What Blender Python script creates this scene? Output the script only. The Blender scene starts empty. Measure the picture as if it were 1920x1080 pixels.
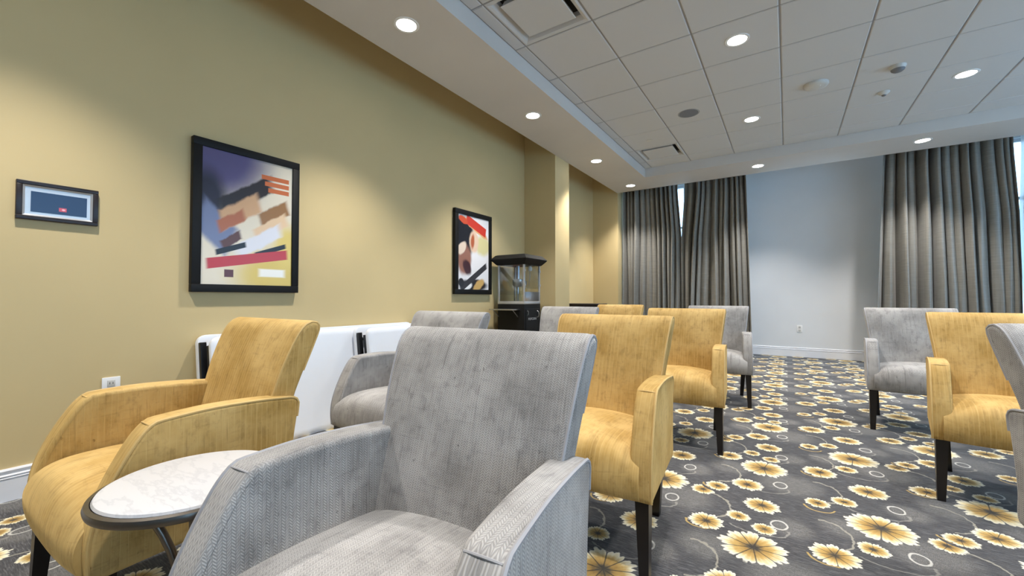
import bpy, bmesh, math, random
from mathutils import Vector, Matrix
random.seed(7)
S = bpy.context.scene
COL = S.collection
PI = math.pi

# ------------------------------------------------------------------ camera, world, daylight, exposure
cam_d = bpy.data.cameras.new('camera'); cam = bpy.data.objects.new('camera', cam_d); COL.objects.link(cam)
cam_d.sensor_width = 36.0; cam_d.lens = 776.93 / 1920 * 36.0; cam_d.clip_start = 0.02
cam.location = (0, 0, 1.0)
cam.rotation_euler = (math.radians(90 + 1.348), 0, math.radians(33.557))
S.camera = cam
W = bpy.data.worlds.new('sky'); S.world = W; W.use_nodes = True
bg = W.node_tree.nodes['Background']
bg.inputs['Color'].default_value = (0.46, 0.70, 1.0, 1); bg.inputs['Strength'].default_value = 5.0
S.view_settings.view_transform = 'Standard'; S.view_settings.look = 'None'
S.view_settings.gamma = 1.0; S.view_settings.use_curve_mapping = False
S.view_settings.exposure = 0.1
SPOT_W = 195.0          # watts of each recessed downlight

# room numbers (metres): floor z 0, left wall x XW, back wall y YW
XW, YW, XR, YF = -3.214, 8.55, 4.45, -3.6
ZS, ZC, ZD = 3.017, 3.164, 3.42            # soffit underside, tile plane, deck above
SX0, SY1, SX1, SY0 = -2.705, 7.75, 3.95, -3.1   # outer edge of the floating soffit ring
IX0, IY1, IX1, IY0 = -1.958, 6.988, 3.2, -2.35  # inner edge
TS, TX0, TY0 = 0.6096, -1.8476, 3.0013

# ------------------------------------------------------------------ helpers
def tag(o, label=None, cat=None, group=None, kind=None):
    if label: o['label'] = label
    if cat: o['category'] = cat
    if group: o['group'] = group
    if kind: o['kind'] = kind
    return o
def empty(name, loc=(0, 0, 0), rz=0.0):
    o = bpy.data.objects.new(name, None); COL.objects.link(o)
    o.location = loc; o.rotation_euler = (0, 0, rz); o.empty_display_size = .1
    return o
def link(name, me, mat=None, parent=None, loc=None, rot=None):
    o = bpy.data.objects.new(name, me); COL.objects.link(o)
    if mat is not None and len(me.materials) == 0: me.materials.append(mat)
    if parent: o.parent = parent
    if loc: o.location = loc
    if rot: o.rotation_euler = rot
    return o
def mesh(name, V, F, smooth=False, uv=None, sharp=40):
    me = bpy.data.meshes.new(name); me.from_pydata([tuple(v) for v in V], [], F)
    bm = bmesh.new(); bm.from_mesh(me); bmesh.ops.recalc_face_normals(bm, faces=bm.faces); bm.to_mesh(me); bm.free()
    if smooth:
        me.shade_smooth()
        try: me.set_sharp_from_angle(angle=math.radians(sharp))
        except Exception: pass
    if uv:
        l = me.uv_layers.new(name='UVMap')
        two = uv.__code__.co_argcount == 2
        for po in me.polygons:
            for li in po.loop_indices:
                co = me.vertices[me.loops[li].vertex_index].co
                l.data[li].uv = uv(co, po.normal) if two else uv(co)
    me.update(); return me
class MB:
    """collects boxes, tubes, lofts of ONE part"""
    def __init__(s): s.V = []; s.F = []
    def add(s, V, F):
        n = len(s.V); s.V += [Vector(v) for v in V]; s.F += [tuple(i + n for i in f) for f in F]; return s
    def box(s, x0, x1, y0, y1, z0, z1, M=None):
        V = [Vector((x, y, z)) for z in (z0, z1) for y in (y0, y1) for x in (x0, x1)]
        if M: V = [M @ v for v in V]
        return s.add(V, [(0, 2, 3, 1), (4, 5, 7, 6), (0, 1, 5, 4), (2, 6, 7, 3), (0, 4, 6, 2), (1, 3, 7, 5)])
    def bbox(s, x0, x1, y0, y1, z0, z1, b=.004, seg=2, M=None):
        bm = bmesh.new(); bmesh.ops.create_cube(bm, size=1)
        for v in bm.verts:
            v.co = Vector(((x0 + x1) / 2 + v.co.x * (x1 - x0), (y0 + y1) / 2 + v.co.y * (y1 - y0), (z0 + z1) / 2 + v.co.z * (z1 - z0)))
        bmesh.ops.bevel(bm, geom=bm.edges[:], offset=b, segments=seg, affect='EDGES', profile=.5)
        bm.verts.index_update()
        V = [v.co.copy() for v in bm.verts]
        if M: V = [M @ v for v in V]
        F = [tuple(v.index for v in f.verts) for f in bm.faces]; bm.free()
        return s.add(V, F)
    def loft(s, rings, cap=True, closed=True):
        n = len(rings[0]); V = [p for r in rings for p in r]; F = []
        for i in range(len(rings) - 1):
            for j in range(n if closed else n - 1):
                a = i * n + j; b = i * n + (j + 1) % n
                F.append((a, b, b + n, a + n))
        if cap:
            F.append(tuple(reversed(range(n)))); F.append(tuple(range((len(rings) - 1) * n, len(rings) * n)))
        return s.add(V, F)
    def tube(s, path, r, n=8, cap=True):
        path = [Vector(p) for p in path]; rings = []; up = None
        for i, p in enumerate(path):
            t = (path[min(i + 1, len(path) - 1)] - path[max(i - 1, 0)]).normalized()
            if up is None: up = t.orthogonal().normalized()
            up = (up - t * up.dot(t)).normalized(); w = t.cross(up)
            rr = r[i] if isinstance(r, (list, tuple)) else r
            rings.append([p + (up * math.cos(a) + w * math.sin(a)) * rr for a in [2 * PI * k / n for k in range(n)]])
        return s.loft(rings, cap)
    def lathe(s, prof, n=32, c=(0, 0, 0), cap=True):
        rings = [[Vector((c[0] + r * math.cos(2 * PI * k / n), c[1] + r * math.sin(2 * PI * k / n), c[2] + z)) for k in range(n)] for r, z in prof]
        return s.loft(rings, cap)
    def build(s, name, mat, parent=None, smooth=False, uv=None, loc=None, rot=None, sharp=40):
        return link(name, mesh(name, s.V, s.F, smooth, uv, sharp), mat, parent, loc, rot)
def struct(o): o['kind'] = 'structure'; return o
def kids(o): return [c for c in o.children]
def copy_tree(o, parent=None):
    c = o.copy(); COL.objects.link(c); c.parent = parent
    for ch in CH.get(o.name, kids(o)): copy_tree(ch, c)
    return c
CH = {}
def dens(P, n=6, closed=False):
    """Catmull-Rom through 2-d points"""
    out = []; m = len(P)
    for i in range(m if closed else m - 1):
        g = lambda k: Vector(P[k % m]) if closed else Vector(P[max(0, min(m - 1, k))])
        a, b, c, d = g(i - 1), g(i), g(i + 1), g(i + 2)
        for k in range(n):
            t = k / n
            out.append(.5 * ((2 * b) + (c - a) * t + (2 * a - 5 * b + 4 * c - d) * t * t + (3 * b - a - 3 * c + d) * t ** 3))
    if not closed: out.append(Vector(P[-1]))
    return out

# ------------------------------------------------------------------ node materials
class N:
    def __init__(s, name):
        s.m = bpy.data.materials.new(name); s.m.use_nodes = True; s.t = s.m.node_tree
        s.b = s.t.nodes['Principled BSDF']; s.out = s.t.nodes['Material Output']
    def n(s, typ, **kw):
        x = s.t.nodes.new(typ)
        for k, v in kw.items(): setattr(x, k, v)
        return x
    def set(s, sock, v):
        if v is None: return
        if hasattr(v, 'is_output') or isinstance(v, bpy.types.NodeSocket): s.t.links.new(v, sock)
        else:
            if isinstance(v, (tuple, list)) and len(v) == 3 and sock.type == 'RGBA': v = (*v, 1)
            sock.default_value = v
    def math(s, op, a, b=None, c=None, clamp=False):
        x = s.n('ShaderNodeMath', operation=op); x.use_clamp = clamp
        s.set(x.inputs[0], a); s.set(x.inputs[1], b); s.set(x.inputs[2], c); return x.outputs[0]
    def vm(s, op, a, b=None, c=None, out=0):
        x = s.n('ShaderNodeVectorMath', operation=op)
        s.set(x.inputs[0], a); s.set(x.inputs[1], b); s.set(x.inputs[2], c)
        return x.outputs['Value'] if op in ('LENGTH', 'DOT_PRODUCT', 'DISTANCE') else x.outputs[0]
    def mix(s, f, a, b, blend='MIX'):
        x = s.n('ShaderNodeMix', data_type='RGBA', blend_type=blend)
        s.set(x.inputs[0], f); s.set(x.inputs[6], a); s.set(x.inputs[7], b); return x.outputs[2]
    def mixv(s, f, a, b):
        x = s.n('ShaderNodeMix', data_type='VECTOR'); s.set(x.inputs[0], f); s.set(x.inputs[4], a); s.set(x.inputs[5], b); return x.outputs[1]
    def mapr(s, v, a, b, c=0., d=1., smooth=True):
        x = s.n('ShaderNodeMapRange', interpolation_type='SMOOTHSTEP' if smooth else 'LINEAR')
        for i, q in enumerate((v, a, b, c, d)): s.set(x.inputs[i], q)
        return x.outputs[0]
    def noise(s, vec, scale, detail=3, rough=.55, out=0):
        x = s.n('ShaderNodeTexNoise'); s.set(x.inputs['Vector'], vec); x.inputs['Scale'].default_value = scale
        x.inputs['Detail'].default_value = detail; x.inputs['Roughness'].default_value = rough; return x.outputs[out]
    def ramp(s, f, stops):
        x = s.n('ShaderNodeValToRGB'); e = x.color_ramp.elements
        while len(e) < len(stops): e.new(.5)
        for q, (p, c) in zip(e, stops): q.position = p; q.color = (*c, 1)
        s.set(x.inputs[0], f); return x.outputs[0]
    def coord(s, k='Object'): return s.n('ShaderNodeTexCoord').outputs[k]
    def geo(s, k='Position'): return s.n('ShaderNodeNewGeometry').outputs[k]
    def sep(s, v):
        x = s.n('ShaderNodeSeparateXYZ'); s.set(x.inputs[0], v); return x.outputs
    def comb(s, a=0., b=0., c=0.):
        x = s.n('ShaderNodeCombineXYZ')
        for i, q in enumerate((a, b, c)): s.set(x.inputs[i], q)
        return x.outputs[0]
    def bump(s, h, strength=.3, dist=.002):
        x = s.n('ShaderNodeBump'); x.inputs['Strength'].default_value = strength; x.inputs['Distance'].default_value = dist
        s.set(x.inputs['Height'], h); s.set(s.b.inputs['Normal'], x.outputs[0])
    def p(s, **kw):
        for k, v in kw.items(): s.set(s.b.inputs[k.replace('_', ' ')], v)
        return s
def simple(name, col, rough=.5, metal=0., spec=.5, var=.06, scale=8., bump=0.):
    a = N(name); c = a.coord(); f = a.noise(c, scale, 4)
    k = a.mapr(f, .3, .7, 1 - var, 1 + var, False)
    a.p(Base_Color=a.mix(1., col, a.comb(k, k, k), 'MULTIPLY'), Roughness=rough, Metallic=metal)
    a.b.inputs['Specular IOR Level'].default_value = spec
    if bump: a.bump(a.noise(c, scale * 12, 3), bump, .002)
    return a.m
def srgb(r, g, b):
    f = lambda u: ((u / 255 + .055) / 1.055) ** 2.4 if u > 10 else u / 255 / 12.92
    return (f(r), f(g), f(b))

M = {}
def paint(name, col, rough=.55):
    a = N(name); g = a.geo(); f = a.noise(g, 1.3, 3); k = a.mapr(f, .3, .7, .97, 1.03, False)
    a.p(Base_Color=a.mix(1., col, a.comb(k, k, k), 'MULTIPLY'), Roughness=rough)
    a.b.inputs['Specular IOR Level'].default_value = .3
    a.bump(a.noise(g, 260, 2), .12, .001); return a.m
M['gold_wall'] = paint('gold_wall_paint', srgb(208, 187, 140))
M['grey_wall'] = paint('grey_wall_paint', srgb(222, 224, 227))
M['soffit'] = paint('soffit_paint', srgb(210, 205, 200), .7)
M['trim'] = simple('white_trim_paint', srgb(232, 233, 238), .35, var=.02)
M['tile'] = None
a = N('ceiling_tile'); g = a.geo()
f = a.noise(g, 420, 2); k = a.mapr(f, .35, .65, .93, 1.03, False)
a.p(Base_Color=a.mix(1., srgb(208, 207, 206), a.comb(k, k, k), 'MULTIPLY'), Roughness=.9); a.bump(f, .25, .002); M['tile'] = a.m
M['grid'] = simple('ceiling_grid_enamel', srgb(150, 150, 152), .5, var=.02)
M['white'] = simple('white_plastic', srgb(236, 236, 236), .4, var=.02)
M['offwhite'] = simple('offwhite_plastic', srgb(205, 203, 198), .45, var=.02)
M['tablewhite'] = simple('table_white_plastic', srgb(236, 240, 248), .42, var=.02, scale=3, bump=.05)
M['black'] = simple('black_lacquer', srgb(14, 14, 15), .55, spec=.3, var=.1)
M['blackmetal'] = simple('black_metal', srgb(24, 24, 26), .4, .3)
M['wood'] = simple('espresso_wood', srgb(20, 15, 14), .32, var=.25, scale=20)
M['console'] = simple('dark_console_wood', srgb(34, 26, 28), .35, var=.2, scale=14)
M['steel'] = simple('brushed_steel', srgb(190, 192, 196), .28, 1., var=.05, scale=30)
M['alu'] = simple('aluminium', srgb(205, 206, 208), .35, .6, var=.03)
M['nickel'] = simple('dark_nickel', srgb(112, 106, 100), .3, 1., var=.08, scale=20)
M['dark'] = simple('dark_void', srgb(20, 20, 22), .8)
M['slate'] = simple('speaker_grille', srgb(122, 124, 130), .6, var=.05, scale=60)
a = N('downlight_lens'); a.p(Base_Color=(.9, .9, .9), Emission_Color=(1., .95, .88), Emission_Strength=25.); M['lens'] = a.m
def glass(name, tint, f=.1):
    a = N(name); tr = a.n('ShaderNodeBsdfTransparent'); tr.inputs[0].default_value = (*tint, 1)
    gl = a.n('ShaderNodeBsdfGlossy'); gl.inputs['Roughness'].default_value = .03
    mx = a.n('ShaderNodeMixShader'); mx.inputs[0].default_value = f
    a.t.links.new(tr.outputs[0], mx.inputs[1]); a.t.links.new(gl.outputs[0], mx.inputs[2]); a.t.links.new(mx.outputs[0], a.out.inputs[0])
    return a.m
M['glass'] = glass('clear_glass', (.93, .95, .95), .08)
M['window_glass'] = glass('window_glass', (.9, .96, .97), .05)

# carpet: printed flowers on a measured repeat
def carpet():
    a = N('floral_carpet'); P = a.geo()
    T = (.905, .922, 1.)
    P2 = a.vm('SUBTRACT', P, (-.126, 1.937, 0.)); U = a.vm('DIVIDE', P2, T)
    wob = a.vm('SUBTRACT', a.noise(P, 30, 2, out=1), (.5, .5, .5))
    k = 1.0526
    FL = [(0, 0, .25), (.43, .44, .26), (.01, .39, .16), (-.06, .60, .155), (-.18, .11, .15), (.255, .11, .17), (.44, .83, .17),
          (.03, .17, .10), (-.07, .23, .10), (-.24, .42, .118), (-.185, .50, .118), (.38, .235, .112), (.225, .56, .11), (.33, .64, .11)]
    def cell(cx, cy, sx, sy):
        o = a.vm('ADD', U, (.5 - cx * k / T[0], .5 - cy * k / T[1], .0))
        o = a.vm('SUBTRACT', a.vm('FRACTION', o), (.5, .5, 0.))
        return a.vm('MULTIPLY', o, (T[0] / sx, T[1] / sy, 0.))
    Q = (9., 9., 0.); big = None; rot = 0.
    for i, (cx, cy, d) in enumerate(FL):
        q = cell(cx, cy, d * k / 2, d * k / 2)
        m = a.math('LESS_THAN', a.vm('LENGTH', q), 1.25)
        Q = a.mixv(m, Q, a.vm('ADD', q, (0, 0, float(i) * 1.7)))
    x, y, z = a.sep(Q)
    L = a.vm('LENGTH', a.comb(x, y, 0.)); L = a.math('ADD', L, a.math('MULTIPLY', a.sep(wob)[0], .34))
    ang = a.math('ADD', a.math('ARCTAN2', y, x), z)
    pet = a.math('ABSOLUTE', a.math('SINE', a.math('MULTIPLY', ang, 4.5)))
    jag = a.math('ABSOLUTE', a.math('SINE', a.math('MULTIPLY', ang, 13.5)))
    R = a.math('ADD', a.math('ADD', .70, a.math('MULTIPLY', pet, .14)), a.math('MULTIPLY', jag, .11))
    rel = a.math('DIVIDE', L, R)
    mask = a.mapr(rel, .96, 1.04, 1., 0.)
    vein = a.math('MULTIPLY', a.mapr(a.math('MULTIPLY', pet, L), .05, .12, 1., 0.), a.mapr(L, .75, .92, 1., 0.))
    colf = a.ramp(rel, [(.0, srgb(66, 62, 56)), (.18, srgb(98, 86, 62)), (.34, srgb(158, 126, 68)), (.6, srgb(188, 156, 92)), (.82, srgb(220, 208, 168)), (1., srgb(234, 230, 214))])
    mott = a.noise(P, 90, 3)
    colf = a.mix(a.mapr(mott, .55, .8, 0., .35), colf, srgb(120, 96, 56))
    colf = a.mix(a.math('MULTIPLY', vein, .85), colf, srgb(52, 48, 44))
    # ground: heathered charcoal with streaks across
    st = a.noise(a.vm('MULTIPLY', P, (9., 90., 1.)), 2.2, 4, .7)
    base = a.ramp(st, [(.3, srgb(42, 42, 46)), (.5, srgb(68, 68, 71)), (.68, srgb(108, 108, 110))])
    # pale ghost blooms
    gh = None
    for cx, cy, r in ((.12, .72, .17), (.55, .29, .16), (.55, .66, .10), (.12, .24, .10), (.70, .80, .12), (.30, .36, .10)):
        q = cell(cx, cy, r, r); m = a.mapr(a.vm('LENGTH', q), .45, 1.1, 1., 0.)
        gh = m if gh is None else a.math('MAXIMUM', gh, m)
    gn = a.mapr(a.noise(a.vm('ADD', P, a.vm('SCALE', wob, None)), 40, 5, .65), .42, .60, 0., 1.)
    base = a.mix(a.math('MULTIPLY', a.math('MULTIPLY', gh, gn), .75), base, srgb(138, 136, 132))
    # thin rings and curling tendrils
    def arc(cx, cy, rx, ry, w, a0, a1, col, base, strength):
        q = cell(cx, cy, rx, ry); q = a.vm('ADD', q, a.vm('MULTIPLY', wob, (.25, .25, 0.)))
        l = a.vm('LENGTH', q); m = a.mapr(a.math('ABSOLUTE', a.math('SUBTRACT', l, 1.)), w * .4, w, strength, 0.)
        if a0 is not None:
            qx, qy, _ = a.sep(q); an = a.math('ARCTAN2', qy, qx)
            m = a.math('MULTIPLY', m, a.math('MULTIPLY', a.math('GREATER_THAN', an, a0), a.math('LESS_THAN', an, a1)))
        return a.mix(m, base, col)
    for cx, cy in ((.08, .24), (.08, .68), (.51, .25), (.515, .67)):
        base = arc(cx, cy, .030, .040, .17, None, None, srgb(205, 204, 198), base, .75)
        base = arc(cx + .15, cy + .02, .10, .13, .06, -1.5, 1.7, srgb(170, 166, 152), base, .6)
        base = arc(cx + .15, cy - .16, .06, .055, .10, -3.1, -.2, srgb(196, 166, 96), base, .7)
        base = arc(cx - .08, cy - .06, .12, .07, .06, -2.6, .3, srgb(160, 158, 150), base, .5)
    col = a.mix(mask, base, colf)
    pile = a.noise(P, 700, 2)
    kk = a.mapr(pile, .3, .7, .8, 1.15, False)
    a.p(Base_Color=a.mix(1., col, a.comb(kk, kk, kk), 'MULTIPLY'), Roughness=.95)
    a.b.inputs['Specular IOR Level'].default_value = .15
    a.b.inputs['Sheen Weight'].default_value = .15
    a.bump(pile, .5, .004); return a.m

def velvet(name, base, pale, deep, herring):
    a = N(name); uv = a.coord('UV'); ob = a.coord('Object')
    ri = a.n('ShaderNodeObjectInfo').outputs['Random']
    off = a.vm('ADD', ob, a.comb(a.math('MULTIPLY', ri, 37.), a.math('MULTIPLY', ri, 11.), 0.))
    u, v, _ = a.sep(uv)
    uvr = a.vm('ADD', uv, a.comb(a.math('MULTIPLY', ri, 23.), a.math('MULTIPLY', ri, 7.), 0.))
    soft = a.noise(off, 5., 4, .6)
    crush = a.noise(a.vm('MULTIPLY', uvr, (20., 13., 1.)), 1.2, 6, .7)
    vert = a.noise(a.vm('MULTIPLY', uvr, (110., 7., 1.)), 1., 3, .6)
    hori = a.noise(a.vm('MULTIPLY', uvr, (9., 120., 1.)), 1., 3, .6)
    marks = a.noise(a.vm('MULTIPLY', uvr, (34., 20., 1.)), 1.9, 4, .6)
    c = a.mix(a.mapr(soft, .3, .7), base, pale)
    c = a.mix(a.mapr(crush, .48, .70, 0., .36), c, deep)
    c = a.mix(a.mapr(crush, .28, .44, .28, 0.), c, pale)
    c = a.mix(a.mapr(vert, .5, .72, 0., .34), c, pale)
    c = a.mix(a.mapr(vert, .28, .45, .30, 0.), c, deep)
    c = a.mix(a.mapr(hori, .55, .75, 0., .22), c, deep)
    c = a.mix(a.mapr(marks, .66, .72, 0., .55), c, deep)
    if herring:
        w = .0078
        t = a.math('PINGPONG', u, w)
        ph = a.math('ADD', a.math('MULTIPLY', v, 2 * PI / .0062), a.math('MULTIPLY', t, 2 * PI / .0062 * 1.1))
        h = a.math('MULTIPLY_ADD', a.math('SINE', ph), .5, .5)
        seam = a.mapr(a.math('MINIMUM', t, a.math('SUBTRACT', w, t)), .0, .0013, 0., 1.)
        h = a.math('MULTIPLY', h, seam)
        c = a.mix(a.math('MULTIPLY', a.math('SUBTRACT', 1., h), .42), c, deep)
    else:
        w = .0085
        t = a.math('PINGPONG', u, w)
        h = a.mapr(t, 0., w * .3, 0., 1.)
        c = a.mix(a.math('MULTIPLY', a.math('SUBTRACT', 1., h), a.mapr(vert, .35, .6, .15, .6)), c, pale)
    a.p(Base_Color=c, Roughness=.7, Sheen_Weight=.45, Sheen_Roughness=.4)
    a.set(a.b.inputs['Sheen Tint'], pale)
    a.b.inputs['Specular IOR Level'].default_value = .2
    hh = a.math('ADD', a.math('MULTIPLY', h, .6), a.math('MULTIPLY', crush, .8))
    a.bump(hh, .4, .002); return a.m
M['gold'] = velvet('gold_velvet', srgb(168, 135, 74), srgb(200, 169, 110), srgb(100, 75, 36), False)
M['grey'] = velvet('grey_herringbone_velvet', srgb(150, 148, 146), srgb(190, 188, 186), srgb(68, 68, 71), True)
M['gold_pipe'] = simple('gold_piping', srgb(196, 164, 104), .6)
M['grey_pipe'] = simple('grey_piping', srgb(156, 156, 160), .6)

a = N('white_marble'); ob = a.coord()
w_ = a.noise(a.vm('MULTIPLY', ob, (3., 9., 3.)), 2.4, 6, .62); 
vn = a.mapr(a.math('ABSOLUTE', a.math('SUBTRACT', w_, .5)), 0., .05, 1., 0.)
a.p(Base_Color=a.mix(a.math('MULTIPLY', vn, .32), srgb(198, 198, 201), srgb(158, 160, 167)), Roughness=.3); M['marble'] = a.m

def drape():
    a = N('taupe_silk_drape'); ob = a.coord()
    slub = a.noise(a.vm('MULTIPLY', ob, (4., 4., 120.)), 1.5, 3, .6)
    ver = a.noise(a.vm('MULTIPLY', ob, (60., 60., 1.)), 1.5, 3, .6)
    c = a.mix(a.mapr(slub, .4, .7, 0., .5), srgb(128, 126, 120), srgb(156, 153, 144))
    c = a.mix(a.mapr(ver, .45, .75, 0., .35), c, srgb(104, 100, 94))
    a.p(Base_Color=c, Roughness=.36, Sheen_Weight=.2)
    a.b.inputs['Specular IOR Level'].default_value = .55
    a.bump(slub, .2, .002); return a.m
M['drape'] = drape()

# abstract prints: colour fields only
def prints(name, base, blobs, grad=None):
    a = N(name); uv = a.coord('UV'); col = base
    wob = a.vm('SUBTRACT', a.noise(uv, 7, 3, out=1), (.5, .5, .5))
    uvw = a.vm('ADD', uv, a.vm('MULTIPLY', wob, (.05, .05, 0.)))
    for kind, cx, cy, rx, ry, rot, soft, c in blobs:
        q = a.vm('SUBTRACT', uvw if kind != 'bar' else uv, (cx, cy, 0.))
        x = a.n('ShaderNodeVectorRotate', rotation_type='Z_AXIS'); a.set(x.inputs['Vector'], q); x.inputs['Angle'].default_value = -math.radians(rot)
        q = a.vm('DIVIDE', x.outputs[0], (rx, ry, 1.))
        if kind == 'oval': d = a.vm('LENGTH', q)
        else:
            qx, qy, _ = a.sep(a.vm('ABSOLUTE', q)); d = a.math('MAXIMUM', qx, qy)
        col = a.mix(a.mapr(d, 1. - soft, 1. + soft * .3, 1., 0.), col, c)
    a.p(Base_Color=col, Roughness=.28); return a.m
ink = srgb(24, 22, 26)
M['print_a'] = prints('abstract_print_violet', srgb(226, 216, 196), [
    ('oval', .05, .98, .75, .40, 0, .5, srgb(96, 88, 132)), ('oval', .04, .62, .24, .26, 0, .5, srgb(44, 40, 58)),
    ('oval', .82, .08, .60, .26, 0, .6, srgb(216, 190, 96)), ('oval', .96, .32, .22, .22, 0, .6, srgb(222, 198, 108)),
    ('soft', .14, .42, .22, .14, -32, .35, srgb(116, 126, 160)), ('soft', .46, .70, .34, .075, 24, .25, srgb(44, 36, 38)),
    ('soft', .40, .57, .24, .085, 24, .25, srgb(206, 164, 124)), ('soft', .30, .49, .16, .05, 24, .3, srgb(172, 104, 72)),
    ('soft', .78, .58, .20, .07, 24, .25, srgb(150, 108, 64)), ('soft', .74, .47, .22, .06, 24, .25, srgb(228, 196, 158)),
    ('soft', .60, .35, .30, .06, 24, .3, srgb(222, 222, 230)), ('soft', .30, .34, .12, .04, 24, .3, srgb(92, 58, 52)),
    ('bar', .79, .875, .17, .018, 0, .05, srgb(200, 108, 62)), ('bar', .81, .825, .15, .018, 0, .05, srgb(200, 108, 62)), ('bar', .83, .775, .13, .018, 0, .05, srgb(200, 108, 62)),
    ('bar', .30, .275, .17, .022, 14, .15, ink), ('bar', .74, .285, .20, .020, 14, .15, ink),
    ('bar', .50, .205, .46, .040, 7, .08, srgb(186, 52, 58)),
    ('bar', .76, .10, .17, .035, 0, .3, srgb(240, 238, 232)), ('bar', .28, .085, .05, .03, 0, .15, srgb(92, 44, 44))])
M['print_b'] = prints('abstract_print_red_black', srgb(232, 230, 232), [
    ('oval', .15, .70, .40, .30, 0, .25, srgb(26, 24, 30)), ('oval', .80, .62, .30, .16, 0, .4, srgb(214, 204, 150)),
    ('oval', .20, .40, .24, .22, 20, .3, srgb(150, 104, 88)), ('oval', .12, .55, .16, .08, 25, .25, srgb(226, 206, 186)), ('oval', .28, .30, .16, .10, -30, .35, srgb(70, 44, 50)),
    ('oval', .50, .66, .16, .17, -12, .25, srgb(226, 196, 170)), ('oval', .46, .66, .07, .12, -8, .5, srgb(176, 92, 56)),
    ('oval', .55, .85, .46, .05, -16, .2, srgb(222, 170, 120)), ('bar', .58, .88, .34, .065, -13, .08, srgb(206, 60, 44)), ('oval', .16, .93, .15, .05, -10, .2, srgb(212, 84, 52)),
    ('oval', .5, .06, .5, .09, 0, .3, srgb(40, 36, 42)), ('oval', .66, .06, .22, .07, 20, .3, srgb(206, 166, 100)), ('oval', .28, .04, .18, .05, 10, .3, srgb(240, 240, 240)),
    ('bar', .50, .17, .48, .045, 22, .12, srgb(56, 54, 58)), ('oval', .10, .09, .09, .06, 0, .2, srgb(40, 38, 42))])
M['blueglass'] = None
a = N('dark_blue_panel'); a.p(Base_Color=srgb(38, 62, 96), Roughness=.25); M['blueglass'] = a.m
a = N('pink_mark'); uv = a.coord('UV')  # pink fill with a paler soft oval off centre
d = a.vm('LENGTH', a.vm('DIVIDE', a.vm('SUBTRACT', uv, (.6, .5, 0.)), (.28, .3, 1.)))
a.p(Base_Color=a.mix(a.mapr(d, .5, 1.1, 1., 0.), srgb(206, 92, 110), srgb(250, 190, 204)), Roughness=.4); M['pink'] = a.m

# ------------------------------------------------------------------ structure
def quad_obj(name, mat, *boxes):
    m = MB()
    for b in boxes: m.box(*b)
    return struct(m.build(name, mat))
quad_obj('floor', carpet(), (XW - .15, XR + .15, YF - .15, YW + .15, -.12, 0))
quad_obj('wall_left', M['gold_wall'], (XW - .15, XW, YF, YW, 0, ZD))
quad_obj('wall_pier', M['gold_wall'], (XW, -2.705, 5.18, 5.625, 0, ZD))
quad_obj('wall_return', M['gold_wall'], (XW, -2.705, 7.775, YW, 0, ZD))
WIN = [(-2.55, -.72, .25, 3.2), (1.35, 3.75, .25, 3.2)]
xs = [XW - .15, WIN[0][0], WIN[0][1], WIN[1][0], WIN[1][1], XR + .15]
quad_obj('wall_back', M['grey_wall'], (xs[0], xs[1], YW, YW + .15, 0, ZD), (xs[2], xs[3], YW, YW + .15, 0, ZD), (xs[4], xs[5], YW, YW + .15, 0, ZD),
         (xs[1], xs[2], YW, YW + .15, 0, .25), (xs[1], xs[2], YW, YW + .15, 3.2, ZD), (xs[3], xs[4], YW, YW + .15, 0, .25), (xs[3], xs[4], YW, YW + .15, 3.2, ZD))
RWIN = [(-2.6, -.6), (.4, 2.6), (3.6, 6.8)]
bxs = []; y = YF
for y0, y1 in RWIN:
    bxs += [(XR, XR + .15, y, y0, 0, ZD), (XR, XR + .15, y0, y1, 0, .45), (XR, XR + .15, y0, y1, 2.85, ZD)]; y = y1
bxs.append((XR, XR + .15, y, YW, 0, ZD))
quad_obj('wall_right', M['grey_wall'], *bxs)
quad_obj('wall_front', M['grey_wall'], (XW - .15, XR + .15, YF - .15, YF, 0, ZD))
def window(n, x0, x1, z0, z1, plane, horiz):
    """horiz: window in back wall (x range) else in right wall (y range)"""
    root = empty('window_%d' % n, ((x0 + x1) / 2, plane + .08, z0) if horiz else (plane + .08, (x0 + x1) / 2, z0), 0 if horiz else PI / 2)
    struct(root); w = x1 - x0; h = z1 - z0; t = .05
    m = MB(); m.box(-w / 2, w / 2, -.04, .04, 0, t).box(-w / 2, w / 2, -.04, .04, h - t, h).box(-w / 2, -w / 2 + t, -.04, .04, t, h - t).box(w / 2 - t, w / 2, -.04, .04, t, h - t)
    k = 2 if w < 2.2 else 3
    for i in range(1, k): m.box(-w / 2 + w * i / k - .025, -w / 2 + w * i / k + .025, -.035, .035, t, h - t)
    m.box(-w / 2 + t, w / 2 - t, -.03, .03, h * .72 - .02, h * .72 + .02)
    m.build('window_frame', M['trim'], root)
    for i in range(k):
        MB().box(-w / 2 + w * i / k + .02, -w / 2 + w * (i + 1) / k - .02, -.004, .004, t, h - t).build('pane', M['window_glass'], root)
for i, (x0, x1, z0, z1) in enumerate(WIN): window(i + 1, x0, x1, z0, z1, YW, True)
for i, (y0, y1) in enumerate(RWIN): window(i + 3, y0, y1, .45, 2.85, XR, False)

# floating soffit ring: four boards of one mesh with a stepped inner edge
m = MB()
m.box(SX0, IX0, SY0, SY1, ZS, ZD - .1).box(IX1, SX1, SY0, SY1, ZS, ZD - .1).box(IX0, IX1, IY1, SY1, ZS, ZD - .1).box(IX0, IX1, SY0, IY0, ZS, ZD - .1)
struct(m.build('ceiling_soffit', M['soffit']))
deck = quad_obj('ceiling', M['soffit'], (XW - .15, XR + .15, YF - .15, YW + .15, ZD, ZD + .12))
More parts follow.
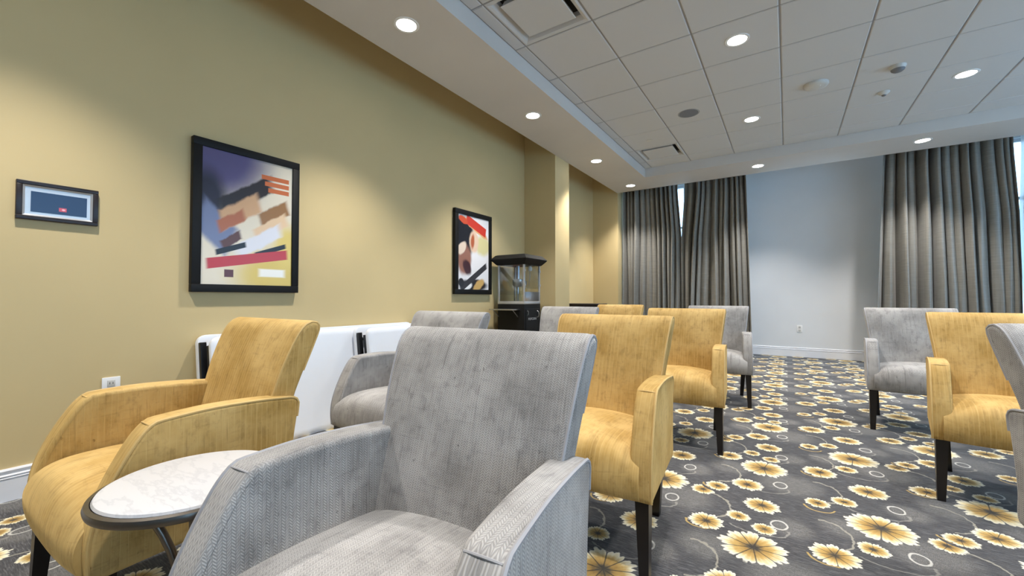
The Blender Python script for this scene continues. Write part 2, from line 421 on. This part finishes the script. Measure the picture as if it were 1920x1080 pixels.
# lay-in tiles and T-bars
gx = [IX0] + [TX0 + TS * i for i in range(0, 9) if TX0 + TS * i < IX1 - .02] + [IX1]
k0 = -9
gy = [IY0] + [TY0 + TS * k for k in range(k0, 8) if IY0 + .02 < TY0 + TS * k < IY1 - .02] + [IY1]
VENT = []
tile_me = {}
def tile_mesh(w, d):
    key = (round(w, 3), round(d, 3))
    if key not in tile_me:
        b = .006; hw, hd = w / 2 - .006, d / 2 - .006
        rings = [[Vector((sx * (hw - q), sy * (hd - q), z)) for sx, sy in ((-1, -1), (1, -1), (1, 1), (-1, 1))] for q, z in ((0, .016), (0, .005), (b, 0))]
        mm = MB().loft(rings); me = mesh('ceiling_tile', mm.V, mm.F); me.materials.append(M['tile']); tile_me[key] = me
    return tile_me[key]
vent_cells = []
for i in range(len(gx) - 1):
    for j in range(len(gy) - 1):
        cx, cy = (gx[i] + gx[i + 1]) / 2, (gy[j] + gy[j + 1]) / 2
        if (abs(cx + 1.543) < .2 and (abs(cy - 2.70) < .2 or abs(cy - 6.354) < .2)): vent_cells.append((cx, cy)); continue
        o = link('ceiling_tile', tile_mesh(gx[i + 1] - gx[i], gy[j + 1] - gy[j]), None, deck, (cx, cy, ZC - .002))
for x in gx:
    MB().box(-.012, .012, gy[0], gy[-1], .004, .03).build('grid_runner', M['grid'], deck, loc=(x, 0, ZC))
for y in gy:
    MB().box(gx[0], gx[-1], -.009, .009, .0045, .03).build('grid_tee', M['grid'], deck, loc=(0, y, ZC))

# baseboards
PR = [(0, 0), (.016, 0), (.016, .104), (.012, .108), (.019, .114), (.012, .120), (.019, .126), (.011, .131), (.010, .142), (.016, .150), (.011, .158), (0, .158)]
def baseboard(name, a, b, nrm):
    m = MB(); a, b, nrm = Vector(a), Vector(b), Vector(nrm)
    m.loft([[q + nrm * d + Vector((0, 0, z)) for d, z in PR] for q in (a, b)])
    struct(m.build(name, M['trim']))
baseboard('baseboard_left', (XW, YF, 0), (XW, 5.18, 0), (1, 0, 0))
baseboard('baseboard_recess', (XW, 5.625, 0), (XW, 7.775, 0), (1, 0, 0))
baseboard('baseboard_back', (-2.705, YW, 0), (XR, YW, 0), (0, -1, 0))

# ------------------------------------------------------------------ ceiling fittings
def downlight(x, y, z, label):
    r = empty('downlight', (x, y, z - (.003 if z == ZC else 0.))); tag(r, label, 'downlight', 'recessed ceiling downlights')
    link('trim_ring', ME['ring'], None, r); link('lens', ME['lens'], None, r)
    ld = LAMP; o = bpy.data.objects.new('lamp', ld); COL.objects.link(o); o.parent = r; o.location = (0, 0, -.02)
    return r
ME = {}
mm = MB().lathe([(.070, .0), (.074, -.004), (.090, -.004), (.094, .0), (.094, .004), (.070, .004)], 32, cap=False); ME['ring'] = mesh('trim_ring', mm.V, mm.F, True); ME['ring'].materials.append(M['white'])
mm = MB().lathe([(.001, -.0015), (.071, -.0015), (.071, .002), (.001, .002)], 32); ME['lens'] = mesh('lens', mm.V, mm.F); ME['lens'].materials.append(M['lens'])
LAMP = bpy.data.lights.new('lamp', 'SPOT'); LAMP.energy = SPOT_W; LAMP.spot_size = math.radians(100); LAMP.spot_blend = .7; LAMP.shadow_soft_size = .07; LAMP.color = (1., .955, .90)
DL = [(-2.32, 2.084, ZS, 'glowing recessed downlight in left soffit, nearest the camera'),
      (-2.32, 3.917, ZS, 'glowing recessed downlight in left soffit, second from the camera'),
      (-2.32, 5.748, ZS, 'glowing recessed downlight in left soffit above the gold pier'),
      (-2.32, 7.355, ZS, 'glowing recessed downlight in soffit corner above the left drape'),
      (-.344, 7.33, ZS, 'glowing recessed downlight in back soffit over the grey wall'),
      (1.478, 7.31, ZS, 'glowing recessed downlight in back soffit before the right drape'),
      (-.32, 3.9, ZC, 'large glowing downlight in tiled ceiling, nearest the camera'),
      (-.329, 5.746, ZC, 'glowing downlight in tiled ceiling between speaker and round detector'),
      (1.471, 5.72, ZC, 'glowing downlight in tiled ceiling at the right of the picture'),
      # outside the frame, same grid
      (-2.32, .25, ZS, 'recessed downlight in left soffit beside the camera'), (-2.32, -1.58, ZS, 'recessed downlight in left soffit behind the camera'),
      (-.32, 2.07, ZC, 'recessed downlight in tiled ceiling above the near chairs'), (1.471, 3.9, ZC, 'recessed downlight in tiled ceiling above the right chairs'), (1.471, 2.07, ZC, 'recessed downlight in tiled ceiling above the near right chairs'),
      (-.32, .24, ZC, 'recessed downlight in tiled ceiling above the camera'), (1.471, .24, ZC, 'recessed downlight in tiled ceiling right of the camera'), (3.57, 5.75, ZS, 'recessed downlight in right soffit by the far window'), (3.57, 2.08, ZS, 'recessed downlight in right soffit by the near window')]
for d in DL: downlight(*d)

def vent(cx, cy, label, drop):
    r = empty('ceiling_vent', (cx, cy, ZC)); tag(r, label, 'vent', 'square ceiling diffusers')
    sq = lambda h, z: [Vector((sx * h, sy * h, z)) for sx, sy in ((-1, -1), (1, -1), (1, 1), (-1, 1))]
    MB().loft([sq(.297, .012), sq(.297, .001), sq(.283, -.004), sq(.262, .004), sq(.238, .035), sq(.238, .075)], cap=False).build('frame', M['tile'], r)
    MB().box(-.24, .24, -.24, .24, .075, .08).build('plenum', M['dark'], r)
    MB().loft([sq(.190, .05), sq(.200, drop + .012), sq(.212, drop), sq(.205, drop - .004)]).build('face_plate', M['tile'], r)
vent(*vent_cells[0], 'large square ceiling diffuser at the top beside the left soffit', .004)
vent(*vent_cells[1], 'square ceiling diffuser near the far corner of the tiled ceiling', .002)
r = empty('ceiling_speaker', (-.933, 5.153, ZC)); tag(r, 'flat round grey speaker grille in a ceiling tile', 'speaker')
MB().lathe([(.105, .002), (.115, -.004), (.118, -.001), (.118, .003)], 36).build('rim', M['slate'], r, True)
MB().lathe([(.001, -.004), (.106, -.004), (.106, .002)], 36).build('grille', M['slate'], r)
r = empty('ceiling_access_point', (.274, 5.155, ZC)); tag(r, 'large white round disc-shaped unit on a ceiling tile', 'detector')
MB().lathe([(.105, .0), (.105, -.014), (.098, -.028), (.075, -.038), (.001, -.040)], 36).build('housing', M['offwhite'], r, True)
MB().lathe([(.008, -.037), (.008, -.043), (.001, -.044)], 12, c=(.03, -.035, .0)).build('status_light', M['white'], r, True)
r = empty('smoke_detector', (.89, 5.171, ZC)); tag(r, 'round smoke detector with dark lower grille on ceiling tile', 'detector')
MB().lathe([(.062, .0), (.062, -.012), (.056, -.020), (.054, -.034)], 28).build('base', M['offwhite'], r, True)
MB().lathe([(.052, -.034), (.048, -.044), (.036, -.054), (.001, -.056)], 28).build('sensing_head', M['slate'], r, True)
r = empty('motion_sensor', (.877, 5.751, ZC)); tag(r, 'small white dome sensor beyond the smoke detector on ceiling', 'sensor')
MB().lathe([(.052, .0), (.050, -.010), (.036, -.024), (.022, -.034)], 28).build('base', M['offwhite'], r, True)
MB().lathe([(.021, -.034), (.016, -.044), (.001, -.048)], 20).build('lens', M['slate'], r, True)
r = empty('sprinkler_cover', (-1.551, 5.75, ZC)); tag(r, 'tiny round white sprinkler cover on tile before far diffuser', 'sprinkler')
MB().lathe([(.030, .002), (.040, -.003), (.040, -.006), (.001, -.008)], 24).build('cover_plate', M['offwhite'], r, True)

# ------------------------------------------------------------------ wall items
def framed(name, y0, y1, z0, z1, border, depth, mat_frame, mat_print, label, cat, inner=None):
    r = empty(name, (XW, (y0 + y1) / 2, z0)); tag(r, label, cat)
    w = (y1 - y0) / 2; h = z1 - z0
    for nm, (a0, a1, b0, b1) in (('frame_rail', (-w, w, h - border, h)), ('frame_rail', (-w, w, 0, border)), ('frame_stile', (-w, -w + border, border, h - border)), ('frame_stile', (w - border, w, border, h - border))):
        MB().bbox(.002, depth, a0, a1, b0, b1, .003).build(nm, mat_frame, r, True)
    uv = lambda co: ((co.y + w - border) / (2 * w - 2 * border), (co.z - border) / (h - 2 * border))
    MB().box(.004, depth - .012, -w + border, w - border, border, h - border).build('print', mat_print, r, uv=uv)
    return r
framed('framed_poster', 1.071, 1.769, 1.038, 2.050, .052, .045, M['black'], M['print_a'], 'large framed poster print in violet, yellow and red, black frame', 'poster')
framed('framed_poster', 3.60, 4.308, 1.042, 2.043, .058, .045, M['black'], M['print_b'], 'framed red, black and white poster print beside the popcorn machine', 'poster')
r = empty('framed_plaque', (XW, .4925, 1.397)); tag(r, 'small wide dark-framed plaque with silver mat and blue panel', 'plaque')
w, h = .1485, .197
for a0, a1, b0, b1 in ((-w, w, h - .020, h), (-w, w, 0, .020), (-w, -w + .021, .020, h - .020), (w - .021, w, .020, h - .020)):
    MB().bbox(.001, .026, a0, a1, b0, b1, .003).build('frame_rail', M['console'], r, True)
MB().loft([[Vector((x, sy * (w - .021 - q), h / 2 + sz * (h / 2 - .020 - q))) for sy, sz in ((-1, -1), (1, -1), (1, 1), (-1, 1))] for x, q in ((.012, 0), (.022, .001), (.016, .008), (.014, .010))]).build('silver_mat', M['alu'], r)
b = MB().box(.012, .0155, -w + .050, w - .044, .042, h - .050).build('blue_panel', M['blueglass'], r)
MB().box(.015, .0165, .0, .028, .058, .078).build('pink_rect', M['pink'], b, uv=lambda co: (co.y / .028, (co.z - .058) / .02))  # small pink rectangle on the blue panel
def outlet(loc, rz, label):
    r = empty('wall_outlet', loc, rz); tag(r, label, 'outlet', 'white wall outlets')   # faces local -y
    MB().bbox(-.039, .039, -.007, 0, -.062, .062, .003).build('cover_plate', M['white'], r, True)
    for s in (-1, 1):
        o = MB().bbox(-.017, .017, -.009, -.004, s * .026 - .019, s * .026 + .019, .002).build('socket', M['offwhite'], r, True)
        MB().box(-.008, -.0055, -.0095, -.008, s * .026 - .004, s * .026 + .008).box(.0055, .008, -.0095, -.008, s * .026 - .004, s * .026 + .008).build('slot', M['dark'], o)
outlet((XW, .714, .487), PI / 2, 'white wall outlet on gold wall behind the near gold armchair')
outlet((.173, YW, .474), 0, 'white wall outlet on the grey wall between the drapes')

# ------------------------------------------------------------------ curtains
def curtain(x0t, x1t, x0b, x1b, y, pleats, seed, label, zt=3.30, zb=.02, bow=None):
    rnd = random.Random(seed)
    n = pleats * 14; rows = 22
    ph = [rnd.uniform(-.5, .5) for _ in range(pleats + 1)]; am = [rnd.choice((.35, .7, 1., 1.3)) * rnd.uniform(.85, 1.15) for _ in range(pleats + 1)]
    # irregular pleat spacing that relaxes downward
    wt = [rnd.uniform(.55, 1.6) for _ in range(pleats)]; wb = [q * rnd.uniform(.5, 1.7) for q in wt]
    def cum(w):
        s = sum(w); c = [0]
        for q in w: c.append(c[-1] + q / s)
        return c
    ct, cb = cum(wt), cum(wb)
    V = []; F = []
    for r in range(rows + 1):
        t = r / rows; z = zt + (zb - zt) * t; e = t * t * (3 - 2 * t)
        xa = x0t + (x0b - x0t) * t; xb = x1t + (x1b - x1t) * t
        if bow:
            xa += bow[0](z); xb += bow[1](z)
        for i in range(n + 1):
            s = i / n * pleats; k = min(int(s), pleats - 1); fr = s - k
            u = (ct[k] + (ct[k + 1] - ct[k]) * fr) * (1 - e) + (cb[k] + (cb[k + 1] - cb[k]) * fr) * e
            A = (.10 + .03 * e) * (am[k] * (1 - fr) + am[k + 1] * fr)
            w = math.sin(2 * PI * fr); c = math.cos(2 * PI * fr)
            yy = y - A * c - .012 * math.sin(4 * PI * fr + ph[k] * 6) * e + .012 * math.sin(3 * z + ph[k] * 8) * e
            ed = min(1., min(i, n - i) / 10); xx = xa + (xb - xa) * u + ed * (.012 * w * (1 + e) + .01 * math.sin(1.7 * z + k) * e)
            V.append((xx, yy, z))
    for r in range(rows):
        for i in range(n):
            a_ = r * (n + 1) + i; F.append((a_, a_ + 1, a_ + n + 2, a_ + n + 1))
    o = link('curtain', mesh('curtain', V, F, True, sharp=180), M['drape'])
    tag(o, label, 'curtain', 'taupe silk drapes')
    md = o.modifiers.new('thickness', 'SOLIDIFY'); md.thickness = .004
    return o
YC = 8.08
wedge = lambda z: .06 * max(0., min(1., (z - 2.15) / .8))
curtain(-2.66, -1.60, -2.68, -1.60, YC, 12, 3, 'taupe silk drape against the gold return wall, far left', bow=(lambda z: 0, lambda z: -wedge(z)))
curtain(-1.5995, -.56, -1.5995, -.49, YC, 11, 11, 'taupe silk drape just left of the grey wall', bow=(lambda z: wedge(z), lambda z: 0))
curtain(1.21, 2.515, 1.06, 2.515, YC, 13, 21, 'wide taupe silk drape just right of the grey wall', bow=(lambda z: 0, lambda z: -wedge(z) * .6))
curtain(2.5155, 3.8, 2.5155, 3.85, YC, 12, 31, 'taupe silk drape at the right edge beyond the narrow window gap', bow=(lambda z: wedge(z) * .5, lambda z: 0))

# ------------------------------------------------------------------ armchairs
K = 1.0526
def prof_normals(P):
    n = len(P); out = []
    A = sum(P[i][0] * P[(i + 1) % n][1] - P[(i + 1) % n][0] * P[i][1] for i in range(n)); s = 1 if A > 0 else -1
    for i in range(n):
        t = (Vector(P[(i + 1) % n]) - Vector(P[i - 1])).normalized(); out.append(Vector((t.y, -t.x)) * s)
    return out
def resamp(P, n):
    """n points evenly along an open 2-d chain"""
    P = [Vector(p) for p in P]; d = [0.]
    for p, q in zip(P, P[1:]): d.append(d[-1] + (q - p).length)
    out = []; k = 0
    for i in range(n):
        t = d[-1] * i / (n - 1)
        while k < len(d) - 2 and d[k + 1] < t: k += 1
        f = (t - d[k]) / max(1e-9, d[k + 1] - d[k]); out.append(P[k].lerp(P[k + 1], min(1., f)))
    return out
def slab(m, A, B, half, rad, xc=lambda y: 0., xs=lambda z: 1., seg=5, rows=6):
    """outline = chain A then chain B (same count) in (y,z), swept along x with rounded edges and gridded side faces"""
    P = A + B; n = len(A); nr = prof_normals(P)
    st = [(-half + rad * (1 - math.sin(PI / 2 * k / seg)), rad * (1 - math.cos(PI / 2 * k / seg))) for k in range(seg, -1, -1)]
    st = st + [(-x, q) for x, q in reversed(st)]
    X = lambda y, z, x: xs(z) * (xc(y) + x)
    rings = [[Vector((X(p[0], p[1], x), p[0] - nn.x * q, p[1] - nn.y * q)) for p, nn in zip(P, nr)] for x, q in st]
    m.loft(rings, cap=False)
    for ring, x in ((rings[0], -half), (rings[-1], half)):
        g = []
        for j in range(rows + 1):
            row = []
            for i in range(n):
                v = ring[i].lerp(ring[2 * n - 1 - i], j / rows)
                row.append(Vector((X(v.y, v.z, x), v.y, v.z)))
            g.append(row)
        m.loft(g, cap=False, closed=False)
    return m
def sc(P): return [(x * K, y * K) for x, y in P]
BACK_A = resamp(dens(sc([(.100, .285), (.085, .40), (.106, .50), (.133, .60), (.163, .70), (.194, .78), (.220, .832), (.243, .858), (.262, .867)]), 6), 34)
BACK_B = resamp(dens(sc([(.270, .869), (.294, .863), (.302, .843), (.290, .80), (.265, .73), (.240, .66), (.221, .597), (.203, .48), (.193, .38), (.190, .285)]), 6), 34)
ARM_A = resamp(dens(sc([(-.303, .285), (-.308, .34), (-.303, .40), (-.286, .46), (-.258, .525), (-.225, .585), (-.203, .614), (-.188, .626), (-.165, .632), (-.05, .636), (.07, .630), (.16, .621), (.196, .616), (.212, .607)]), 5), 52)
ARM_B = resamp(dens(sc([(.219, .592), (.216, .56), (.204, .48), (.193, .38), (.189, .285), (.10, .283), (-.05, .283), (-.20, .283), (-.295, .283)]), 5), 52)
bw = lambda z: 1. - .09 * max(0., min(1., (.84 - z / K) / .24))
xarm = lambda y: (.284 + (.247 - .284) * ((y / K) + .30) / .50) * K
def make_chair(kind):
    fab, pip = (M['gold'], M['gold_pipe']) if kind == 'gold' else (M['grey'], M['grey_pipe'])
    r = empty('armchair')
    hb = .274 * K
    m = slab(MB(), BACK_A, BACK_B, hb, .018, xs=bw)
    b = m.build('backrest', fab, r, True, uv=lambda c, n: (c.y + .6, c.z) if abs(n.x) > .75 else (c.x + .3, c.z + c.y * .5), sharp=180)
    OUT = BACK_A + BACK_B; nr = prof_normals(OUT)
    for s in (-1, 1):
        path = [Vector((s * bw(p[1]) * (hb - .005), p[0] - n.x * .005, p[1] - n.y * .005)) for p, n in list(zip(OUT, nr))[12:46]]
        MB().tube(path, .0042, 6).build('piping', pip, b, True)
    for s in (-1, 1):
        m = slab(MB(), ARM_A, ARM_B, .037 * K, .014, lambda y, s=s: s * xarm(y))
        ar = m.build('arm', fab, r, True, uv=lambda c, n: (c.y + .5, c.z) if abs(n.x) > .6 else (c.x + .3, c.y - c.z), sharp=180)
        na = prof_normals(ARM_A + ARM_B)
        path = [Vector((s * (xarm(p[0]) + .037 * K - .003), p[0] - n.x * .003, p[1] - n.y * .003)) for p, n in list(zip(ARM_A + ARM_B, na))[0:56]]
        MB().tube(path, .0045, 6).build('piping', pip, ar, True)
        fp = (ARM_A + ARM_B)[24]; fn = na[24]     # welt across the front top edge
        cx = s * xarm(fp[0]); hw = .037 * K - .008
        MB().tube([(cx + hw * q, fp[0] + fn.x * .0005 * (1 - q * q) * 2 - fn.x * .003 * abs(q) ** 3, fp[1] + fn.y * .001 - fn.y * .003 * abs(q) ** 3) for q in (-1, -.6, -.2, .2, .6, 1)], .0024, 6).build('front_welt', pip, ar, True)
    # seat: crowned top, rolled front
    SP = dens(sc([(.13, .425), (.05, .437), (-.08, .446), (-.19, .446), (-.255, .437), (-.298, .412), (-.318, .372), (-.322, .335), (-.314, .300), (-.300, .284), (-.27, .2835)]), 4)
    rings = []; nx = 26
    for i in range(nx + 1):
        q = -1 + 2 * i / nx; ring = []
        for p in SP:
            yy, zz = p
            wfull = xarm(yy) - .004
            top = max(0., min(1., (zz / K - .33) / .10)); crown = (1 - q * q) * .030 * top - (abs(q) ** 6) * .012 * top
            bul = (1 - abs(q) ** 3.) * .016 * max(0., min(1., (-yy / K - .2) / .08))
            ring.append(Vector((q * wfull, yy - bul, zz + crown)))
        ring.append(Vector((q * xarm(.15), .19, .2835 * K))); ring.append(Vector((q * xarm(.15), .19, .42 * K)))
        rings.append(ring)
    m = MB().loft(rings)
    m.build('seat', fab, r, True, uv=lambda c: (c.x + .3, c.y * 1.0 - c.z), sharp=60)
    for s in (-1, 1):
        for (tx, ty, bx, by, ht, hbm) in ((.285, -.272, .293, -.288, .0225, .0145), (.228, .165, .206, .215, .021, .0145)):
            rg = [[Vector(((s * cx + dx * hh) * K, (cy + dy * hh) * K, z * K)) for dx, dy in ((-1, -1), (1, -1), (1, 1), (-1, 1))] for cx, cy, hh, z in ((bx, by, hbm, 0), (tx, ty, ht, .287))]
            MB().loft(rg).build('leg', M['wood'], r)
    MB().box(-.235 * K, .235 * K, -.25 * K, .19 * K, .272 * K, .288 * K).build('seat_frame', M['wood'], r)
    return r
CHAIRS = [
 ('grey', -.648, .624, 4.6, 'large grey herringbone armchair nearest the camera, beside the marble side table'),
 ('gold', -1.767, .597, 1.0, 'gold velvet armchair at far left beside the marble side table'),
 ('grey', -1.771, 1.688, 0., 'grey armchair half hidden behind the nearest grey one, before white tables'),
 ('gold', -.729, 1.753, .7, 'gold armchair directly behind the nearest grey armchair'),
 ('gold', -.676, 3.257, .4, 'gold armchair in the middle row, between gold and grey chairs of its column'),
 ('grey', -.61, 4.637, 1.6, 'grey armchair before the left drapes, last of the centre column'),
 ('grey', -1.752, 3.37, 0., 'grey armchair right of the popcorn machine, only its backrest top showing'),
 ('gold', -1.745, 4.81, 0., 'far gold armchair beside the dark console, only its backrest top showing'),
 ('grey', .845, 4.469, -.8, 'grey armchair before the right drape, behind the right gold armchair'),
 ('gold', .959, 3.172, -5.6, 'gold armchair on the right side between two grey armchairs'),
 ('grey', .938, 1.876, 19., 'grey armchair cut off by the right edge of the picture')]
proto = {}
for kind, x, y, rz, label in CHAIRS:
    if kind not in proto: o = proto[kind] = make_chair(kind)
    else: o = copy_tree(proto[kind])
    o.location = (x, y, 0); o.rotation_euler = (0, 0, math.radians(rz))
    tag(o, label, 'armchair', 'grey and gold armchairs set out in rows')

# ------------------------------------------------------------------ marble side table
def side_table(x, y, z, rad):
    r = empty('side_table', (x, y, 0)); tag(r, 'round white marble side table with dark metal rim between two armchairs', 'table')
    MB().lathe([(rad - .018, z - .012), (rad - .014, z - .002), (rad - .017, z + .003), (rad - .024, z + .005), (.001, z + .005)], 72).build('marble_top', M['marble'], r, True)
    MB().lathe([(.001, z - .024), (rad - .012, z - .024), (rad - .002, z - .020), (rad, z - .012), (rad - .003, z - .004), (rad - .012, z - .002), (rad - .016, z - .010), (.001, z - .012)], 72).build('rim', M['nickel'], r, True)
    for k in range(3):
        an = math.radians(100 + 120 * k); pts = []
        for i in range(15):
            t = i / 14; zz = .012 + (z - .03) * t; rr = .03 + .125 * (2 * t - 1) ** 2
            pts.append((rr * math.cos(an), rr * math.sin(an), zz))
        MB().tube(pts, .0095, 10).build('leg', M['nickel'], r, True)
    MB().lathe([(.150, 0), (.172, 0), (.172, .012), (.150, .012), (.150, 0)], 48, cap=False).build('base_ring', M['nickel'], r)
side_table(-1.208, .425, .56, .195)

# ------------------------------------------------------------------ folding tables leaning on the left wall
def folding_table(y0, y1, xtop, xbot, flip, label):
    """white slab on its long edge; local x = along wall, local y = thickness (top face -y when not flipped), local z = width"""
    wd = .762; lean = math.asin((xbot - xtop) / wd)
    L = y1 - y0; r = empty('folding_table', (xbot, (y0 + y1) / 2, 0.0)); tag(r, label, 'folding table', 'white folding tables leaning on the gold wall')
    r.rotation_euler = (0, -lean, 0)
    # in root space: x = thickness towards room, y = length, z = width
    def rr(t, c):   # rounded rectangle ring at thickness t, shrink c
        out = []; R = .055
        for cx, cz, a0 in ((L / 2 - R, wd - R, 0), (-L / 2 + R, wd - R, 90), (-L / 2 + R, R, 180), (L / 2 - R, R, 270)):
            for k in range(7):
                an = math.radians(a0 + 15 * k); out.append(Vector((t, cx + (R - c) * math.cos(an), cz + (R - c) * math.sin(an))))
        return out
    s = -1 if flip else 1
    MB().loft([rr(-.040 * s, .012), rr(-.038 * s, .003), rr(-.024 * s, 0), rr(-.006 * s, 0), rr(0, .006), rr(.0005 * s, .05)]).build('table_top', M['tablewhite'], r, True, sharp=50)
    for sgn in (-1, 1):
        q = -.058 * s; ye = sgn * (L / 2 - .022); yi = sgn * .10
        MB().tube([(q, ye, .10), (q, yi, .14), (q, yi, wd - .14), (q, ye, wd - .10)], .0125, 8).build('leg_frame', M['blackmetal'], r)
        MB().bbox(q - .016, q + .016, ye - .018, ye + .018, .05, wd - .05, .004).build('leg_bar', M['blackmetal'], r)
    return r
folding_table(1.105, 2.93, -3.203, -3.09, True, 'rearmost white folding table of the left stack, leaning against gold wall')
folding_table(1.125, 2.95, -3.018, -2.908, False, 'front white folding table of left stack, behind the near gold armchair')
folding_table(2.13, 3.35, -3.0, -2.893, True, 'inner white folding table of the right stack, black leg bar at its end')
folding_table(2.15, 3.42, -2.825, -2.72, False, 'outer white folding table of right stack, behind the half-hidden grey armchair')

# ------------------------------------------------------------------ popcorn machine
def popcorn():
    r = empty('popcorn_machine', (-2.902, 4.545, 0)); tag(r, 'black popcorn machine with glass cabinet on cart beside pier', 'popcorn machine')
    hx, hy = .202, .200
    z0, z1 = .92, 1.415
    b = MB().bbox(-hx, hx, -hy, hy, .12, z0, .006).build('cart_body', M['black'], r, True)
    d = MB().bbox(hx, hx + .008, -hy + .03, hy - .03, .18, z0 - .06, .003).build('cart_door', M['black'], r, True)
    MB().tube([(hx + .008, .10, z0 - .09), (hx + .03, .10, z0 - .10), (hx + .036, .10, z0 - .13), (hx + .03, .10, z0 - .16), (hx + .008, .10, z0 - .17)], .006, 8).build('handle', M['steel'], d, True)
    MB().tube([(hx + .006, -.14, z0 - .085), (hx + .022, -.14, z0 - .09), (hx + .022, -.14, z0 - .13), (hx + .006, -.14, z0 - .135)], .004, 8).build('latch', M['steel'], d, True)
    cu = bpy.data.curves.new('lettering', 'FONT'); cu.body = 'POPCORN'; cu.size = .042; cu.align_x = 'CENTER'; cu.extrude = .0008
    tmp = bpy.data.objects.new('tmp', cu); COL.objects.link(tmp); bpy.context.view_layer.update()
    me = bpy.data.meshes.new_from_object(tmp.evaluated_get(bpy.context.evaluated_depsgraph_get())); bpy.data.objects.remove(tmp)
    me.materials.clear()
    link('lettering', me, M['alu'], d, (hx + .0095, -.02, z0 - .20), (PI / 2, 0, PI / 2))
    for sx in (-1, 1):
        for sy in (-1, 1):
            MB().lathe([(.001, 0), (.03, .004), (.03, .03), (.012, .04), (.012, .12)], 16, c=(sx * .16, sy * .16, 0)).build('caster', M['blackmetal'], r, True)
    # fold-out shelf on the -y face
    sh = MB().bbox(-hx - .02, hx - .06, -hy - .16, -hy, z0 - .075, z0 - .060, .003).build('serving_shelf', M['steel'], r, True)
    for x in (-hx + .02, hx - .09):
        MB().tube([(x, -hy - .12, z0 - .075), (x, -hy - .006, z0 - .16)], .006, 6).build('bracket', M['steel'], sh)
    # glass box
    MB().bbox(-hx, hx, -hy, hy, z0, z0 + .035, .004).build('base_tray', M['alu'], r, True)
    for sx in (-1, 1):
        for sy in (-1, 1):
            MB().bbox(sx * (hx - .012) - .011, sx * (hx - .012) + .011, sy * (hy - .012) - .011, sy * (hy - .012) + .011, z0 + .03, z1, .003).build('corner_post', M['alu'], r, True)
    for sgn in (-1, 1):
        MB().box(-hx + .02, hx - .02, sgn * (hy - .012) - .002, sgn * (hy - .012) + .002, z0 + .033, z1).build('pane', M['glass'], r)
        MB().box(sgn * (hx - .012) - .002, sgn * (hx - .012) + .002, -hy + .02, hy - .02, z0 + .033 + (.16 if sgn > 0 else 0), z1).build('pane', M['glass'], r)
    g = MB().bbox(hx - .018, hx - .004, -hy + .02, hy - .02, z0 + .036, z0 + .155, .003).build('steel_flap', M['steel'], r, True)
    for sy in (-1, 1):
        for z in (z0 + .24, z0 + .42):
            MB().bbox(hx - .008, hx + .008, sy * (hy - .014) - .012, sy * (hy - .014) + .012, z - .014, z + .014, .003).build('hinge', M['alu'], r, True)
    # kettle on its hanger
    k = MB().lathe([(.001, 1.14), (.055, 1.145), (.068, 1.17), (.070, 1.235), (.066, 1.24), (.001, 1.245)], 28, c=(-.02, .0, 0)).build('kettle', M['steel'], r, True)
    MB().tube([(-.02, 0, 1.245), (-.02, 0, z1 + .005)], .026, 14).build('hanger', M['steel'], k, True)
    MB().bbox(.045, .10, -.03, .03, 1.16, 1.22, .005).build('drive_box', M['steel'], k, True)
    MB().tube([(-.06, .06, z0 + .03), (-.06, .06, z1)], .014, 10).build('support_rod', M['steel'], r, True)
    MB().tube([(.07, 0, 1.22), (.085, .02, 1.13), (.11, .05, 1.15), (.12, .07, 1.26), (.11, .08, 1.36), (.10, .08, z1)], .004, 6).build('power_cord', M['alu'], r, True)
    MB().lathe([(.001, 1.345), (.026, 1.352), (.030, 1.38), (.016, 1.415)], 16, c=(.11, .09, 0)).build('lamp_bulb', M['white'], r, True)
    # roof: flared hood
    sq = lambda a_, z: [Vector((sx * (hx + a_), sy * (hy + a_), z)) for sx, sy in ((-1, -1), (1, -1), (1, 1), (-1, 1))]
    MB().loft([sq(0, z1), sq(.012, z1 + .005), sq(.062, z1 + .062), sq(.066, z1 + .075), sq(.02, z1 + .125), sq(.0, z1 + .132)]).build('roof', M['black'], r)
popcorn()

# ------------------------------------------------------------------ dark console behind the far chairs
r = empty('console_cabinet', (-2.745, 5.90, 0)); tag(r, 'dark wood console cabinet in the recess behind the far chairs', 'cabinet')
MB().bbox(-.45, .45, -.20, .20, .885, .912, .004).build('top', M['console'], r, True)
MB().bbox(-.43, .43, -.185, .185, .08, .885, .004).build('body', M['console'], r, True)
for s in (-1, 1):
    d = MB().bbox(s * .21 - .20, s * .21 + .20, -.203, -.185, .12, .86, .004).build('door', M['console'], r, True)
    MB().lathe([(.012, 0), (.012, .02), (.001, .022)], 14).build('knob', M['steel'], d, loc=(s * .04, -.203, .5), rot=(PI / 2, 0, 0))
MB().box(-.41, .41, -.16, .17, 0, .08).build('plinth', M['console'], r)
